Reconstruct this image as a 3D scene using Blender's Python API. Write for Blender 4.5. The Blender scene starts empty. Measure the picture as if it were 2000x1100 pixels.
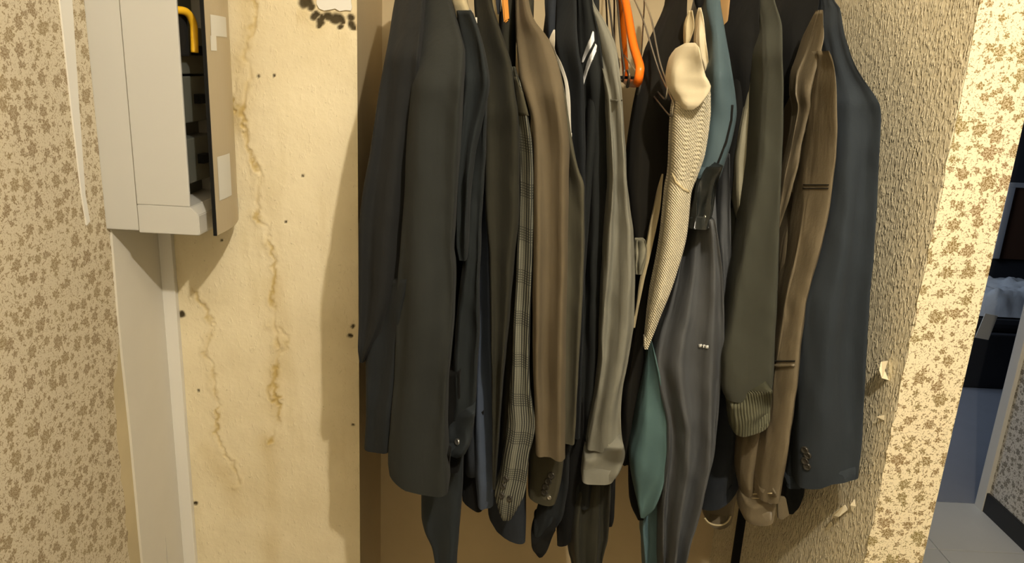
import bpy, bmesh, math, random
from mathutils import Vector, Matrix, noise
from mathutils.bvhtree import BVHTree
random.seed(7)
S = bpy.context.scene
COL = S.collection

# ------------------------------------------------------------------ camera
FPX, PITCH, ROLL, CZ = 1480.0, math.radians(15.85), math.radians(2.97), 1.6
cam = bpy.data.objects.new('camera', bpy.data.cameras.new('camera'))
COL.objects.link(cam)
ROT = Matrix.Rotation(math.pi / 2 - PITCH, 3, 'X') @ Matrix.Rotation(ROLL, 3, 'Z')
cam.matrix_world = Matrix.Translation((0, 0, CZ)) @ ROT.to_4x4()
cam.data.sensor_width = 36.0
cam.data.lens = FPX / 2000 * 36
cam.data.clip_start = 0.02
S.camera = cam
# ------------------------------------------------------------------ light
LAMP = Vector((0.31, 0.0, 2.32))
w = bpy.data.worlds.new('world'); S.world = w; w.use_nodes = True
w.node_tree.nodes['Background'].inputs[0].default_value = (1.0, 0.88, 0.7, 1)
w.node_tree.nodes['Background'].inputs[1].default_value = 0.03
ld = bpy.data.lights.new('ceiling_lamp_light', 'POINT')
ld.energy = 67; ld.color = (1.0, 0.90, 0.745); ld.shadow_soft_size = 0.016
lo = bpy.data.objects.new('ceiling_lamp_light', ld); lo.location = LAMP; COL.objects.link(lo)
hd = bpy.data.lights.new('far_room_daylight', 'AREA')
hd.energy = 22; hd.color = (0.68, 0.80, 1.0); hd.shape = 'RECTANGLE'; hd.size = 0.9; hd.size_y = 1.1
ho = bpy.data.objects.new('far_room_daylight', hd); ho.location = (0.75, 4.1, 1.7)
ho.rotation_euler = (math.radians(50), 0, math.radians(-60)); COL.objects.link(ho)
S.view_settings.view_transform = 'Standard'
S.view_settings.look = 'None'
S.view_settings.gamma = 1.0
S.view_settings.use_curve_mapping = False
S.view_settings.exposure = 0.0

# ------------------------------------------------------------------ helpers
O = Vector((0, 0, CZ))
def ray(x, y): return ROT @ Vector(((x - 1000) / FPX, -(y - 550) / FPX, -1.0))
def at(x, y, Y):
    d = ray(x, y); return O + d * (Y / d.y)
def atX(x, y, X):
    d = ray(x, y); return O + d * (X / d.x)
def tag(o, label=None, cat=None, group=None, kind=None):
    if label: o['label'] = label
    if cat: o['category'] = cat
    if group: o['group'] = group
    if kind: o['kind'] = kind
    return o
def link(name, me, mat=None, parent=None, smooth=False):
    o = bpy.data.objects.new(name, me); COL.objects.link(o)
    if mat and not me.materials: me.materials.append(mat)
    if parent:
        o.parent = parent; o.matrix_parent_inverse = Matrix.Translation(parent.location).inverted()
    if smooth:
        me.polygons.foreach_set('use_smooth', [True] * len(me.polygons))
    return o
def empty(name, loc, label, cat, group=None):
    o = bpy.data.objects.new(name, None); COL.objects.link(o); o.location = loc
    o.empty_display_size = 0.05
    return tag(o, label, cat, group)
def mesh_from(verts, faces, name='m', uvs=None):
    me = bpy.data.meshes.new(name); me.from_pydata([tuple(v) for v in verts], [], faces)
    if uvs:
        l = me.uv_layers.new(name='UVMap')
        for p in me.polygons:
            for li in p.loop_indices: l.data[li].uv = uvs[me.loops[li].vertex_index]
    me.update(); return me
def box_bm(bm, lo_, hi_):
    r = bmesh.ops.create_cube(bm, size=1.0)
    for v in r['verts']:
        for i in range(3): v.co[i] = lo_[i] if v.co[i] < 0 else hi_[i]
    return r['verts']
def box(name, lo_, hi_, mat, parent=None, bevel=0.0, uvax=None):
    bm = bmesh.new(); box_bm(bm, lo_, hi_)
    if bevel: bmesh.ops.bevel(bm, geom=bm.edges[:], offset=bevel, segments=2, affect='EDGES', profile=0.6)
    if uvax:
        l = bm.loops.layers.uv.new('UVMap')
        for f in bm.faces:
            for lp in f.loops: lp[l].uv = (lp.vert.co[uvax[0]], lp.vert.co[uvax[1]])
    me = bpy.data.meshes.new(name); bm.to_mesh(me); bm.free()
    return link(name, me, mat, parent)
def prism(name, pts, axis, a0, a1, mat, parent=None, bevel=0.0):
    """polygon pts in the two other axes, extruded along axis from a0 to a1"""
    ax = [i for i in range(3) if i != axis]
    vs = []
    for a in (a0, a1):
        for p in pts:
            v = [0, 0, 0]; v[ax[0]], v[ax[1]] = p; v[axis] = a; vs.append(v)
    n = len(pts)
    fs = [list(range(n)), list(range(2 * n - 1, n - 1, -1))] + [[i, i + n, (i + 1) % n + n, (i + 1) % n] for i in range(n)]
    me = mesh_from(vs, fs)
    bm = bmesh.new(); bm.from_mesh(me); bmesh.ops.recalc_face_normals(bm, faces=bm.faces[:])
    if bevel: bmesh.ops.bevel(bm, geom=bm.edges[:], offset=bevel, segments=2, affect='EDGES')
    bm.to_mesh(me); bm.free()
    return link(name, me, mat, parent)
def wire(name, pts, r, mat, parent=None, seg=8, smooth_n=6, taper=None):
    """round tube through 3-D points (Catmull-Rom)"""
    P = [Vector(p) for p in pts]; path = []
    for i in range(len(P) - 1):
        p0, p1, p2, p3 = P[max(i - 1, 0)], P[i], P[i + 1], P[min(i + 2, len(P) - 1)]
        for k in range(smooth_n):
            t = k / smooth_n
            path.append(0.5 * ((2 * p1) + (p2 - p0) * t + (2 * p0 - 5 * p1 + 4 * p2 - p3) * t * t + (3 * p1 - p0 - 3 * p2 + p3) * t ** 3))
    path.append(P[-1])
    vs, fs = [], []; up = Vector((0.3, 0.2, 1)).normalized(); n = len(path)
    for i, p in enumerate(path):
        d = (path[min(i + 1, n - 1)] - path[max(i - 1, 0)]).normalized()
        a = d.cross(up)
        if a.length < 0.05: a = d.cross(Vector((1, 0, 0)))
        a.normalize(); b = d.cross(a); up = -b if up.dot(-b) > 0 else b
        rr = r * (taper(i / (n - 1)) if taper else 1)
        for k in range(seg):
            th = 2 * math.pi * k / seg; vs.append(p + rr * (math.cos(th) * a + math.sin(th) * b))
    for i in range(n - 1):
        for k in range(seg):
            fs.append([i * seg + k, i * seg + (k + 1) % seg, (i + 1) * seg + (k + 1) % seg, (i + 1) * seg + k])
    fs.append(list(range(seg))[::-1]); fs.append([(n - 1) * seg + k for k in range(seg)])
    return link(name, mesh_from(vs, fs), mat, parent, smooth=True)

# ------------------------------------------------------------------ materials
def srgb(r, g, b):
    f = lambda c: (c / 255 / 12.92) if c / 255 <= 0.04045 else ((c / 255 + 0.055) / 1.055) ** 2.4
    return (f(r), f(g), f(b), 1)
class NT:
    def __init__(s, name):
        s.m = bpy.data.materials.new(name); s.m.use_nodes = True
        s.t = s.m.node_tree; s.b = s.t.nodes['Principled BSDF']
    def n(s, typ, **kw):
        o = s.t.nodes.new(typ)
        for k, v in kw.items(): setattr(o, k, v)
        return o
    def l(s, a, b): s.t.links.new(a, b)
    def set(s, sock, v):
        if isinstance(v, bpy.types.NodeSocket): s.l(v, sock)
        else: sock.default_value = v
    def math(s, op, a, b=0.0, c=0.0, clamp=False):
        o = s.n('ShaderNodeMath', operation=op); o.use_clamp = clamp
        s.set(o.inputs[0], a); s.set(o.inputs[1], b)
        if op in ('MULTIPLY_ADD', 'SMOOTH_MIN', 'COMPARE'): s.set(o.inputs[2], c)
        return o.outputs[0]
    def smooth(s, v, lo_, hi_):
        o = s.n('ShaderNodeMapRange', interpolation_type='SMOOTHSTEP')
        s.set(o.inputs['Value'], v); o.inputs['From Min'].default_value = lo_; o.inputs['From Max'].default_value = hi_
        return o.outputs['Result']
    def mix(s, f, a, b):
        o = s.n('ShaderNodeMix', data_type='RGBA'); s.set(o.inputs[0], f); s.set(o.inputs[6], a); s.set(o.inputs[7], b)
        return o.outputs[2]
    def noise(s, vec, scale, detail=3, rough=0.55, dim='3D'):
        o = s.n('ShaderNodeTexNoise', noise_dimensions=dim); s.l(vec, o.inputs['Vector'])
        o.inputs['Scale'].default_value = scale; o.inputs['Detail'].default_value = detail; o.inputs['Roughness'].default_value = rough
        return o.outputs['Fac']
    def bump(s, h, strength, dist, prev=None):
        o = s.n('ShaderNodeBump'); o.inputs['Strength'].default_value = strength; o.inputs['Distance'].default_value = dist
        s.l(h, o.inputs['Height'])
        if prev: s.l(prev, o.inputs['Normal'])
        return o.outputs['Normal']
    def coord(s, which='Object'): return s.n('ShaderNodeTexCoord').outputs[which]
    def scl(s, vec, v):
        o = s.n('ShaderNodeVectorMath', operation='MULTIPLY'); s.l(vec, o.inputs[0]); o.inputs[1].default_value = v
        return o.outputs[0]
def plain(name, col, rough=0.6, metal=0.0, var=0.0, bump=0.0, bscale=200, spec=0.4, sheen=0.0):
    t = NT(name); t.b.inputs['Roughness'].default_value = rough; t.b.inputs['Metallic'].default_value = metal
    t.b.inputs['Specular IOR Level'].default_value = spec
    t.b.inputs['Sheen Weight'].default_value = sheen; t.b.inputs['Sheen Roughness'].default_value = 0.5
    v = t.coord()
    f = t.noise(v, 9, 4)
    d = tuple(c * (1 - var) for c in col[:3]) + (1,)
    t.l(t.mix(f, d, tuple(min(1, c * (1 + var * 0.6)) for c in col[:3]) + (1,)), t.b.inputs['Base Color'])
    if bump:
        t.l(t.bump(t.noise(v, bscale, 3), bump, 0.002), t.b.inputs['Normal'])
    return t.m
def cloth(name, col, rough=0.85, weave=900, wb=0.25, sheen=0.02, spec=0.12, var=0.12, wrinkle=0.25):
    t = NT(name); t.b.inputs['Roughness'].default_value = rough; t.b.inputs['Specular IOR Level'].default_value = spec
    t.b.inputs['Sheen Weight'].default_value = sheen; t.b.inputs['Sheen Roughness'].default_value = 0.6
    v = t.coord(); f = t.noise(v, 14, 4)
    t.l(t.mix(f, tuple(c * (1 - var) for c in col[:3]) + (1,), tuple(c * (1 + var) for c in col[:3]) + (1,)), t.b.inputs['Base Color'])
    n1 = t.bump(t.noise(t.scl(v, (1, 1, 0.25)), 26, 3), wrinkle, 0.01)
    t.l(t.bump(t.noise(v, weave, 2), wb, 0.0006, n1), t.b.inputs['Normal'])
    return t.m
def floral(name, base, ink, ink2, k=1.0):
    """printed paper: blossoms, leaves, dots and thin stems; UV is in metres"""
    t = NT(name); uv = t.coord('UV'); t.b.inputs['Roughness'].default_value = 0.75; t.b.inputs['Specular IOR Level'].default_value = 0.2
    wv = t.n('ShaderNodeVectorMath', operation='ADD')
    nz = t.n('ShaderNodeTexNoise', noise_dimensions='2D'); nz.inputs['Scale'].default_value = 260; t.l(uv, nz.inputs['Vector'])
    sc = t.scl(nz.outputs['Color'], (0.0015, 0.0015, 0)); t.l(uv, wv.inputs[0]); t.l(sc, wv.inputs[1]); vec = wv.outputs[0]
    def layer(scale, R, petals, keep, rnd=0.85, off=(0, 0, 0), amp=0.25):
        a = t.n('ShaderNodeVectorMath', operation='ADD'); t.l(vec, a.inputs[0]); a.inputs[1].default_value = off
        vo = t.n('ShaderNodeTexVoronoi', voronoi_dimensions='2D', feature='F1'); vo.inputs['Scale'].default_value = scale
        vo.inputs['Randomness'].default_value = rnd; t.l(a.outputs[0], vo.inputs['Vector'])
        d = t.n('ShaderNodeVectorMath', operation='SUBTRACT'); t.l(a.outputs[0], d.inputs[0]); t.l(vo.outputs['Position'], d.inputs[1])
        sp = t.n('ShaderNodeSeparateXYZ'); t.l(d.outputs[0], sp.inputs[0])
        ln = t.n('ShaderNodeVectorMath', operation='LENGTH'); t.l(d.outputs[0], ln.inputs[0])
        sc_ = t.n('ShaderNodeSeparateColor'); t.l(vo.outputs['Color'], sc_.inputs[0])
        ang = t.math('ARCTAN2', sp.outputs[1], sp.outputs[0])
        ang = t.math('ADD', ang, t.math('MULTIPLY', sc_.outputs[0], 6.283))
        pt = t.math('COSINE', t.math('MULTIPLY', ang, float(petals)))
        edge = t.math('MULTIPLY', t.math('MULTIPLY_ADD', pt, amp, 1 - amp), R)
        edge = t.math('MULTIPLY', edge, t.math('MULTIPLY_ADD', sc_.outputs[2], 0.5, 0.7))
        m = t.smooth(t.math('SUBTRACT', edge, ln.outputs['Value']), -0.0004, 0.0006)
        return t.math('MULTIPLY', m, t.math('LESS_THAN', sc_.outputs[1], keep)), ln.outputs['Value'], sc_.outputs[0]
    big, rb, hue = layer(33 / k, 0.0096 * k, 6, 0.78, 0.75, amp=0.16)
    med, _, _ = layer(60 / k, 0.0050 * k, 5, 0.72, 0.9, (0.31, 0.17, 0), 0.2)
    sml, _, _ = layer(115 / k, 0.0026 * k, 2, 0.8, 1.0, (0.7, 0.2, 0), 0.45)
    dot, _, _ = layer(250 / k, 0.0010 * k, 2, 0.75, 1.0, (0.2, 0.9, 0), 0.4)
    st = t.math('ABSOLUTE', t.math('SUBTRACT', t.noise(vec, 150 / k, 1, 0.4, '2D'), 0.5))
    gate = t.math('GREATER_THAN', t.noise(uv, 90 / k, 1, 0.5, '2D'), 0.5)
    stem = t.math('MULTIPLY', t.math('MULTIPLY', t.math('LESS_THAN', st, 0.022), gate), 0.75)
    grain = t.smooth(t.noise(uv, 520 / k, 1, 0.5, '2D'), 0.42, 0.56)
    pet = t.math('MULTIPLY', t.math('MAXIMUM', big, med), t.math('MULTIPLY_ADD', grain, -0.5, 1.0))
    ring = t.math('MULTIPLY', big, t.smooth(rb, 0.0009 * k, 0.0018 * k))
    pet = t.math('MINIMUM', pet, t.math('MAXIMUM', t.math('MULTIPLY_ADD', big, -0.5, 1.0), ring))
    m = t.math('MAXIMUM', t.math('MAXIMUM', pet, t.math('MULTIPLY', sml, 0.85)), t.math('MAXIMUM', t.math('MULTIPLY', dot, 0.8), stem), clamp=True)
    inkc = t.mix(hue, ink, ink2)
    t.l(t.mix(m, base, inkc), t.b.inputs['Base Color'])
    t.l(t.bump(t.noise(uv, 500, 2, 0.5, '2D'), 0.15, 0.0008), t.b.inputs['Normal'])
    return t.m
M = {}
M['floral'] = floral('floral_wallpaper', (0.80, 0.71, 0.50, 1), (0.22, 0.135, 0.055, 1), (0.20, 0.15, 0.04, 1))
M['floral_left'] = floral('floral_wallpaper_worn', (0.60, 0.53, 0.39, 1), (0.25, 0.18, 0.10, 1), (0.28, 0.21, 0.11, 1), 1.0)
M['floral_hall'] = floral('floral_wallpaper_hall', (0.72, 0.68, 0.60, 1), (0.12, 0.10, 0.07, 1), (0.15, 0.12, 0.07, 1), 1.25)
def plaster():
    t = NT('bare_plaster'); v = t.coord(); t.b.inputs['Roughness'].default_value = 0.8; t.b.inputs['Specular IOR Level'].default_value = 0.25
    at_ = t.n('ShaderNodeAttribute', attribute_name='stain'); sp = t.n('ShaderNodeSeparateColor'); t.l(at_.outputs['Color'], sp.inputs[0])
    base = t.mix(t.smooth(t.noise(v, 6, 5), 0.3, 0.7), (0.69, 0.60, 0.40, 1), (0.79, 0.70, 0.49, 1))
    sv = t.scl(v, (1, 1, 0.22))
    run = t.math('MULTIPLY', t.smooth(t.noise(sv, 16, 4), 0.52, 0.75), 0.5)
    base = t.mix(run, base, (0.60, 0.50, 0.29, 1))
    speck = t.math('MULTIPLY', t.smooth(t.noise(v, 160, 2), 0.68, 0.76), 0.55)
    base = t.mix(speck, base, (0.40, 0.34, 0.20, 1))
    base = t.mix(sp.outputs[0], base, (0.46, 0.33, 0.11, 1))
    base = t.mix(sp.outputs[1], base, (0.06, 0.045, 0.02, 1))
    t.l(base, t.b.inputs['Base Color'])
    n1 = t.bump(t.noise(v, 42, 5, 0.6), 0.5, 0.004)
    t.l(t.bump(t.smooth(t.noise(t.scl(v, (1, 1, 0.5)), 150, 3), 0.55, 0.8), 0.35, 0.0025, n1), t.b.inputs['Normal'])
    return t.m
M['plaster'] = plaster()
M['tan_plaster'] = plain('tan_plaster', (0.55, 0.46, 0.28, 1), 0.85, var=0.25, bump=0.5, bscale=60)
M['back'] = plain('niche_back_paint', (0.50, 0.40, 0.24, 1), 0.8, var=0.12, bump=0.3, bscale=60)
def ingrain():
    t = NT('ingrain_wall'); v = t.coord(); t.b.inputs['Roughness'].default_value = 0.8; t.b.inputs['Specular IOR Level'].default_value = 0.25
    chips = t.smooth(t.noise(t.scl(v, (1, 1, 0.38)), 270, 2, 0.5), 0.46, 0.70)
    t.l(t.mix(t.noise(v, 7, 4), (0.70, 0.62, 0.43, 1), (0.81, 0.73, 0.53, 1)), t.b.inputs['Base Color'])
    n1 = t.bump(t.noise(v, 70, 4), 0.5, 0.004)
    t.l(t.bump(chips, 0.9, 0.0032, n1), t.b.inputs['Normal'])
    return t.m
M['ingrain'] = ingrain()
M['ceil'] = plain('ceiling_paint', (0.7, 0.66, 0.56, 1), 0.85, var=0.05)
M['roomwall'] = plain('room_wall_paint', (0.74, 0.67, 0.52, 1), 0.85, var=0.08)
def tiles():
    t = NT('grey_floor_tile'); v = t.coord(); t.b.inputs['Roughness'].default_value = 0.35
    t.l(t.mix(t.noise(v, 5, 5), (0.60, 0.60, 0.56, 1), (0.70, 0.70, 0.66, 1)), t.b.inputs['Base Color'])
    return t.m
M['tile'] = tiles()
M['grout'] = plain('grout', (0.16, 0.155, 0.14, 1), 0.9)
M['farfloor'] = plain('far_floor', (0.30, 0.32, 0.36, 1), 0.3, var=0.1)
M['dark'] = plain('dark_room_shade', (0.035, 0.038, 0.045, 1), 0.8, var=0.2)  # far room's gloom is in this near-black colour, so its walls absorb light
M['blackbase'] = plain('black_skirting', (0.02, 0.02, 0.02, 1), 0.5)
M['whitetrim'] = plain('white_gloss_trim', (0.72, 0.70, 0.64, 1), 0.45, var=0.05)
M['board'] = plain('white_board', (0.66, 0.63, 0.55, 1), 0.6, var=0.08, bump=0.15, bscale=40)
M['boxwhite'] = plain('box_enamel', (0.50, 0.495, 0.46, 1), 0.42, var=0.03)
M['boxdark'] = plain('box_interior', (0.12, 0.128, 0.112, 1), 0.4, var=0.2)
M['black'] = plain('black_plastic', (0.012, 0.012, 0.011, 1), 0.4)
M['yellow'] = plain('yellow_plastic', (0.80, 0.46, 0.02, 1), 0.4)
M['sticker'] = plain('paper_sticker', (0.72, 0.70, 0.62, 1), 0.7, var=0.05)
def lidmat():
    t = NT('smoked_lid'); t.b.inputs['Base Color'].default_value = (0.60, 0.50, 0.33, 1); t.b.inputs['Roughness'].default_value = 0.3
    tr = t.n('ShaderNodeBsdfTransparent'); tr.inputs[0].default_value = (0.80, 0.74, 0.60, 1)
    mx = t.n('ShaderNodeMixShader'); mx.inputs[0].default_value = 0.78
    t.l(tr.outputs[0], mx.inputs[1]); t.l(t.b.outputs[0], mx.inputs[2])
    t.l(mx.outputs[0], t.t.nodes['Material Output'].inputs[0]); return t.m
M['lid'] = lidmat()
M['orange'] = plain('orange_plastic', (0.85, 0.17, 0.008, 1), 0.35)
M['wood'] = plain('amber_wood', (0.55, 0.22, 0.02, 1), 0.45, var=0.2)
M['tanwood'] = plain('tan_wood', (0.42, 0.25, 0.10, 1), 0.5, var=0.2)
M['steel'] = plain('steel_wire', (0.55, 0.53, 0.48, 1), 0.3, 0.9)
M['darksteel'] = plain('dark_wire', (0.10, 0.09, 0.075, 1), 0.35, 0.6)
M['white'] = cloth('white_cloth', (0.72, 0.69, 0.60, 1), wrinkle=0.1)
M['whiteprint'] = plain('white_print', (0.85, 0.85, 0.82, 1), 0.5)
C_ = {'charcoal': (31, 32, 32), 'coat': (40, 42, 40), 'slatedark': (41, 46, 49), 'black': (20, 20, 19), 'ink': (34, 38, 39), 'bluegrey': (70, 79, 95),
      'olivedark': (44, 43, 35), 'brown': (94, 84, 66), 'olive': (78, 75, 61), 'navyblack': (31, 34, 36), 'trackblack': (34, 36, 35), 'shirt': (118, 117, 106),
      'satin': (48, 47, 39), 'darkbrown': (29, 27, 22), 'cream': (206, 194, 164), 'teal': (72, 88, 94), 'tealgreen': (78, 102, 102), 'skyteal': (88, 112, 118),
      'slate': (78, 80, 82), 'navy': (43, 47, 53), 'sweat': (62, 63, 55), 'paleshirt': (140, 136, 116), 'blazer': (45, 51, 57), 'tweed': (64, 61, 48), 'palecollar': (180, 166, 132)}
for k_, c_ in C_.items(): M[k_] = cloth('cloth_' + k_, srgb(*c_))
for k_ in ('satin', 'slate', 'teal', 'tealgreen', 'skyteal'):
    M[k_].node_tree.nodes['Principled BSDF'].inputs['Roughness'].default_value = 0.5
def leather():
    t = NT('brown_leather'); v = t.coord(); t.b.inputs['Roughness'].default_value = 0.42; t.b.inputs['Specular IOR Level'].default_value = 0.45
    t.l(t.mix(t.noise(v, 18, 4), srgb(90, 81, 64), srgb(114, 103, 82)), t.b.inputs['Base Color'])
    n1 = t.bump(t.noise(t.scl(v, (1, 1, 0.4)), 40, 4), 0.35, 0.006)
    t.l(t.bump(t.noise(v, 700, 2), 0.25, 0.0008, n1), t.b.inputs['Normal']); return t.m
M['leather'] = leather()
M['cuffblack'] = plain('shiny_black_cuff', (0.02, 0.022, 0.02, 1), 0.28, bump=0.4, bscale=80)
def plaid():
    t = NT('glen_check'); uv = t.coord('UV'); t.b.inputs['Roughness'].default_value = 0.85; t.b.inputs['Specular IOR Level'].default_value = 0.2
    sp = t.n('ShaderNodeSeparateXYZ'); t.l(uv, sp.inputs[0])
    def lines(c, per, duty): return t.math('LESS_THAN', t.math('FRACT', t.math('DIVIDE', c, per)), duty)
    def band(c, per, lo_, hi_):
        f = t.math('FRACT', t.math('DIVIDE', c, per)); return t.math('MULTIPLY', t.math('GREATER_THAN', f, lo_), t.math('LESS_THAN', f, hi_))
    vl = t.math('MULTIPLY', lines(sp.outputs[0], 0.0034, 0.5), t.math('MULTIPLY_ADD', band(sp.outputs[0], 0.026, 0.0, 0.7), 0.45, 0.5))
    hl = t.math('MULTIPLY', lines(sp.outputs[1], 0.0036, 0.45), t.math('MULTIPLY_ADD', band(sp.outputs[1], 0.062, 0.05, 0.4), 0.6, 0.08))
    m = t.math('MAXIMUM', vl, hl)
    t.l(t.mix(m, srgb(112, 112, 100), srgb(36, 37, 35)), t.b.inputs['Base Color'])
    return t.m
M['plaid'] = plaid()
def knit():
    t = NT('cream_knit'); uv = t.coord('UV'); t.b.inputs['Roughness'].default_value = 0.9; t.b.inputs['Sheen Weight'].default_value = 0.2
    t.b.inputs['Specular IOR Level'].default_value = 0.15
    wv = t.n('ShaderNodeTexWave', wave_type='BANDS', bands_direction='DIAGONAL'); wv.inputs['Scale'].default_value = 170; t.l(uv, wv.inputs['Vector'])
    w2 = t.n('ShaderNodeTexWave', wave_type='BANDS', bands_direction='X'); w2.inputs['Scale'].default_value = 105; t.l(uv, w2.inputs['Vector'])
    h = t.math('MULTIPLY', wv.outputs['Fac'], t.math('MULTIPLY_ADD', w2.outputs['Fac'], 0.5, 0.5))
    t.l(t.mix(h, srgb(172, 162, 134), srgb(236, 226, 200)), t.b.inputs['Base Color'])
    t.l(t.bump(h, 0.7, 0.0025), t.b.inputs['Normal']); return t.m
M['knit'] = knit()
def ribmat(name, a, b, per):
    t = NT(name); uv = t.coord('UV'); t.b.inputs['Roughness'].default_value = 0.9; t.b.inputs['Specular IOR Level'].default_value = 0.15
    sp = t.n('ShaderNodeSeparateXYZ'); t.l(uv, sp.inputs[0])
    h = t.math('MULTIPLY_ADD', t.math('SINE', t.math('MULTIPLY', sp.outputs[0], 6.283 / per)), 0.5, 0.5)
    t.l(t.mix(h, a, b), t.b.inputs['Base Color']); t.l(t.bump(h, 0.6, 0.0015), t.b.inputs['Normal']); return t.m
M['sweatrib'] = ribmat('sweat_rib', srgb(70, 70, 57), srgb(98, 98, 80), 0.004)

# ------------------------------------------------------------------ garment builder
def interp(rows, nv):
    """monotone cubic through rows (y, xl, xr, Y)"""
    ys = [r[0] for r in rows]; out = []; n = len(rows)
    def slopes(c):
        d = [(rows[i + 1][c] - rows[i][c]) / (ys[i + 1] - ys[i]) for i in range(n - 1)]
        m = [d[0]] + [0 if d[i - 1] * d[i] <= 0 else 2 * d[i - 1] * d[i] / (d[i - 1] + d[i]) for i in range(1, n - 1)] + [d[-1]]
        return m
    ms = {c: slopes(c) for c in (1, 2, 3)}
    for k in range(nv + 1):
        y = ys[0] + (ys[-1] - ys[0]) * k / nv; i = 0
        while i < n - 2 and y > ys[i + 1]: i += 1
        h = ys[i + 1] - ys[i]; t = (y - ys[i]) / h; r = [y]
        for c in (1, 2, 3):
            a, b, m0, m1 = rows[i][c], rows[i + 1][c], ms[c][i] * h, ms[c][i + 1] * h
            r.append((2 * t ** 3 - 3 * t * t + 1) * a + (t ** 3 - 2 * t * t + t) * m0 + (3 * t * t - 2 * t ** 3) * b + (t ** 3 - t * t) * m1)
        out.append(r)
    return out
BVH = {}
def tube(name, rows, Y, mat, parent, df=0.03, db=0.06, sh=None, neck=0.2, folds=(2.0, 0.006), hem=(0, 0, 0), nv=None, nu=44, wr=0.004, ribs=None, seed=0, sq=0.5, skew=0.016):
    """a cloth tube: rows give its left and right edge going down; Y is the distance of the edge, df / db how far it bulges to the front / back.
    sh: row where the shoulder is; above it the cloth runs back to the neck on the rod."""
    df *= 0.62; rr = []
    for r in rows:
        yy = Y
        if sh is not None and r[0] < sh: yy = Y + neck * ((sh - r[0]) / (sh + 80)) ** 1.2
        rr.append((r[0], r[1], r[2], r[3] if len(r) > 3 else yy))
    ln = rr[-1][0] - rr[0][0]
    if nv is None: nv = max(14, min(90, int(ln / 9)))
    R = interp(rr, nv); vs, uvs, fs = [], [], []
    rnd = random.Random(seed * 13 + int(rows[0][1]) * 7 + int(rows[-1][0])); ph = rnd.uniform(0, 6.28); so = Vector((rnd.uniform(0, 50), rnd.uniform(0, 50), rnd.uniform(0, 50)))
    nf, af = folds; af *= 1.7
    def ring(y, xl, xr, yy, v, inset=0.0, lift=0.0):
        xc, hw = (xl + xr) / 2, (xr - xl) / 2 * (1 - inset); fade = max(0.0, (v - 0.7) / 0.3) ** 1.5
        env = min(1.0, 0.25 + v * 1.1) * (1 - 0.75 * max(0.0, (v - 0.86) / 0.14))
        sc = min(1.0, hw / 14.0)
        for k in range(nu):
            th = 2 * math.pi * k / nu; c, s_ = math.cos(th), math.sin(th)
            u = math.copysign(abs(c) ** sq, c); q = math.copysign(abs(s_) ** sq, s_)
            hm = hem[1] * (1 - u * u) + (hem[0] * (-u) if u < 0 else hem[2] * u) if hem != (0, 0, 0) else 0.0
            p = at(xc + hw * u, y + hm * fade - lift, yy - skew * u * min(1.0, hw / 28.0) * (0.8 + 2.0 * max(0.0, 1 - v / 0.4)))
            dd = (-df * q if q > 0 else -db * q) * sc * (1 - inset)
            dr = noise.noise(Vector((v * 2.2, 0.3, 0)) + so)
            if q > -0.2:
                dd -= af * env * sc * math.sin(nf * 3.1416 * (u + 1) + ph + 2.4 * dr) * (1 - abs(u) ** 6)
                dd -= 4.0 * wr * sc * env * (0.35 - abs(noise.noise(Vector((p.x * 17 + 0.6 * p.z, p.z * 2.1, 4)) + so))) * (1 - abs(u) ** 6)
                dd -= wr * sc * (noise.noise(Vector((p.x * 28, p.z * 9, 1)) + so) + 0.5 * noise.noise(Vector((p.x * 60 + p.z * 25, p.z * 26, 5)) + so)) * (1 - abs(u) ** 6)
            if ribs and v < (ribs[3] if len(ribs) > 3 else 1.1): dd -= ribs[1] * sc * math.sin(2 * math.pi * ribs[0] * (v + ribs[2] * u)) * (1 if q > 0 else 0) * (1 - abs(u) ** 8)
            p.y += dd; p.x += 0.25 * wr * noise.noise(Vector((p.z * 22, k * 0.35, 9)) + so)
            uvs.append((u * hw / FPX * yy * 1.08 + (0.0 if q >= 0 else 0.3), p.z)); vs.append(p)
    for i, r in enumerate(R): ring(*r, i / nv)
    nr = nv + 1
    ring(*R[-1], 1.0, 0.05, 0.5); ring(*R[-1], 1.0, 0.08, 22); nr += 2
    for i in range(nr - 1):
        for k in range(nu):
            k2 = (k + 1) % nu; fs.append([i * nu + k, i * nu + k2, (i + 1) * nu + k2, (i + 1) * nu + k])
    fs.append(list(range(nu))[::-1]); fs.append([(nr - 1) * nu + k for k in range(nu)])
    me = mesh_from(vs, fs, name, uvs)
    bm = bmesh.new(); bm.from_mesh(me); bmesh.ops.recalc_face_normals(bm, faces=bm.faces[:]); bm.to_mesh(me); bm.free()
    o = link(name, me, mat, parent, smooth=True)
    lo_i, hi_i = nv * nu, (nv + 1) * nu
    for e in me.edges:
        a, b = e.vertices
        if lo_i <= a < hi_i and lo_i <= b < hi_i: e.use_edge_sharp = True
    BVH[o.name] = BVHTree.FromPolygons([tuple(v) for v in vs], fs)
    return o
def garment(name, px, py, label, cat, Y=1.06, group=None):
    p = at(px, py, Y + 0.1)
    return empty(name, p, label, cat, group)
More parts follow.
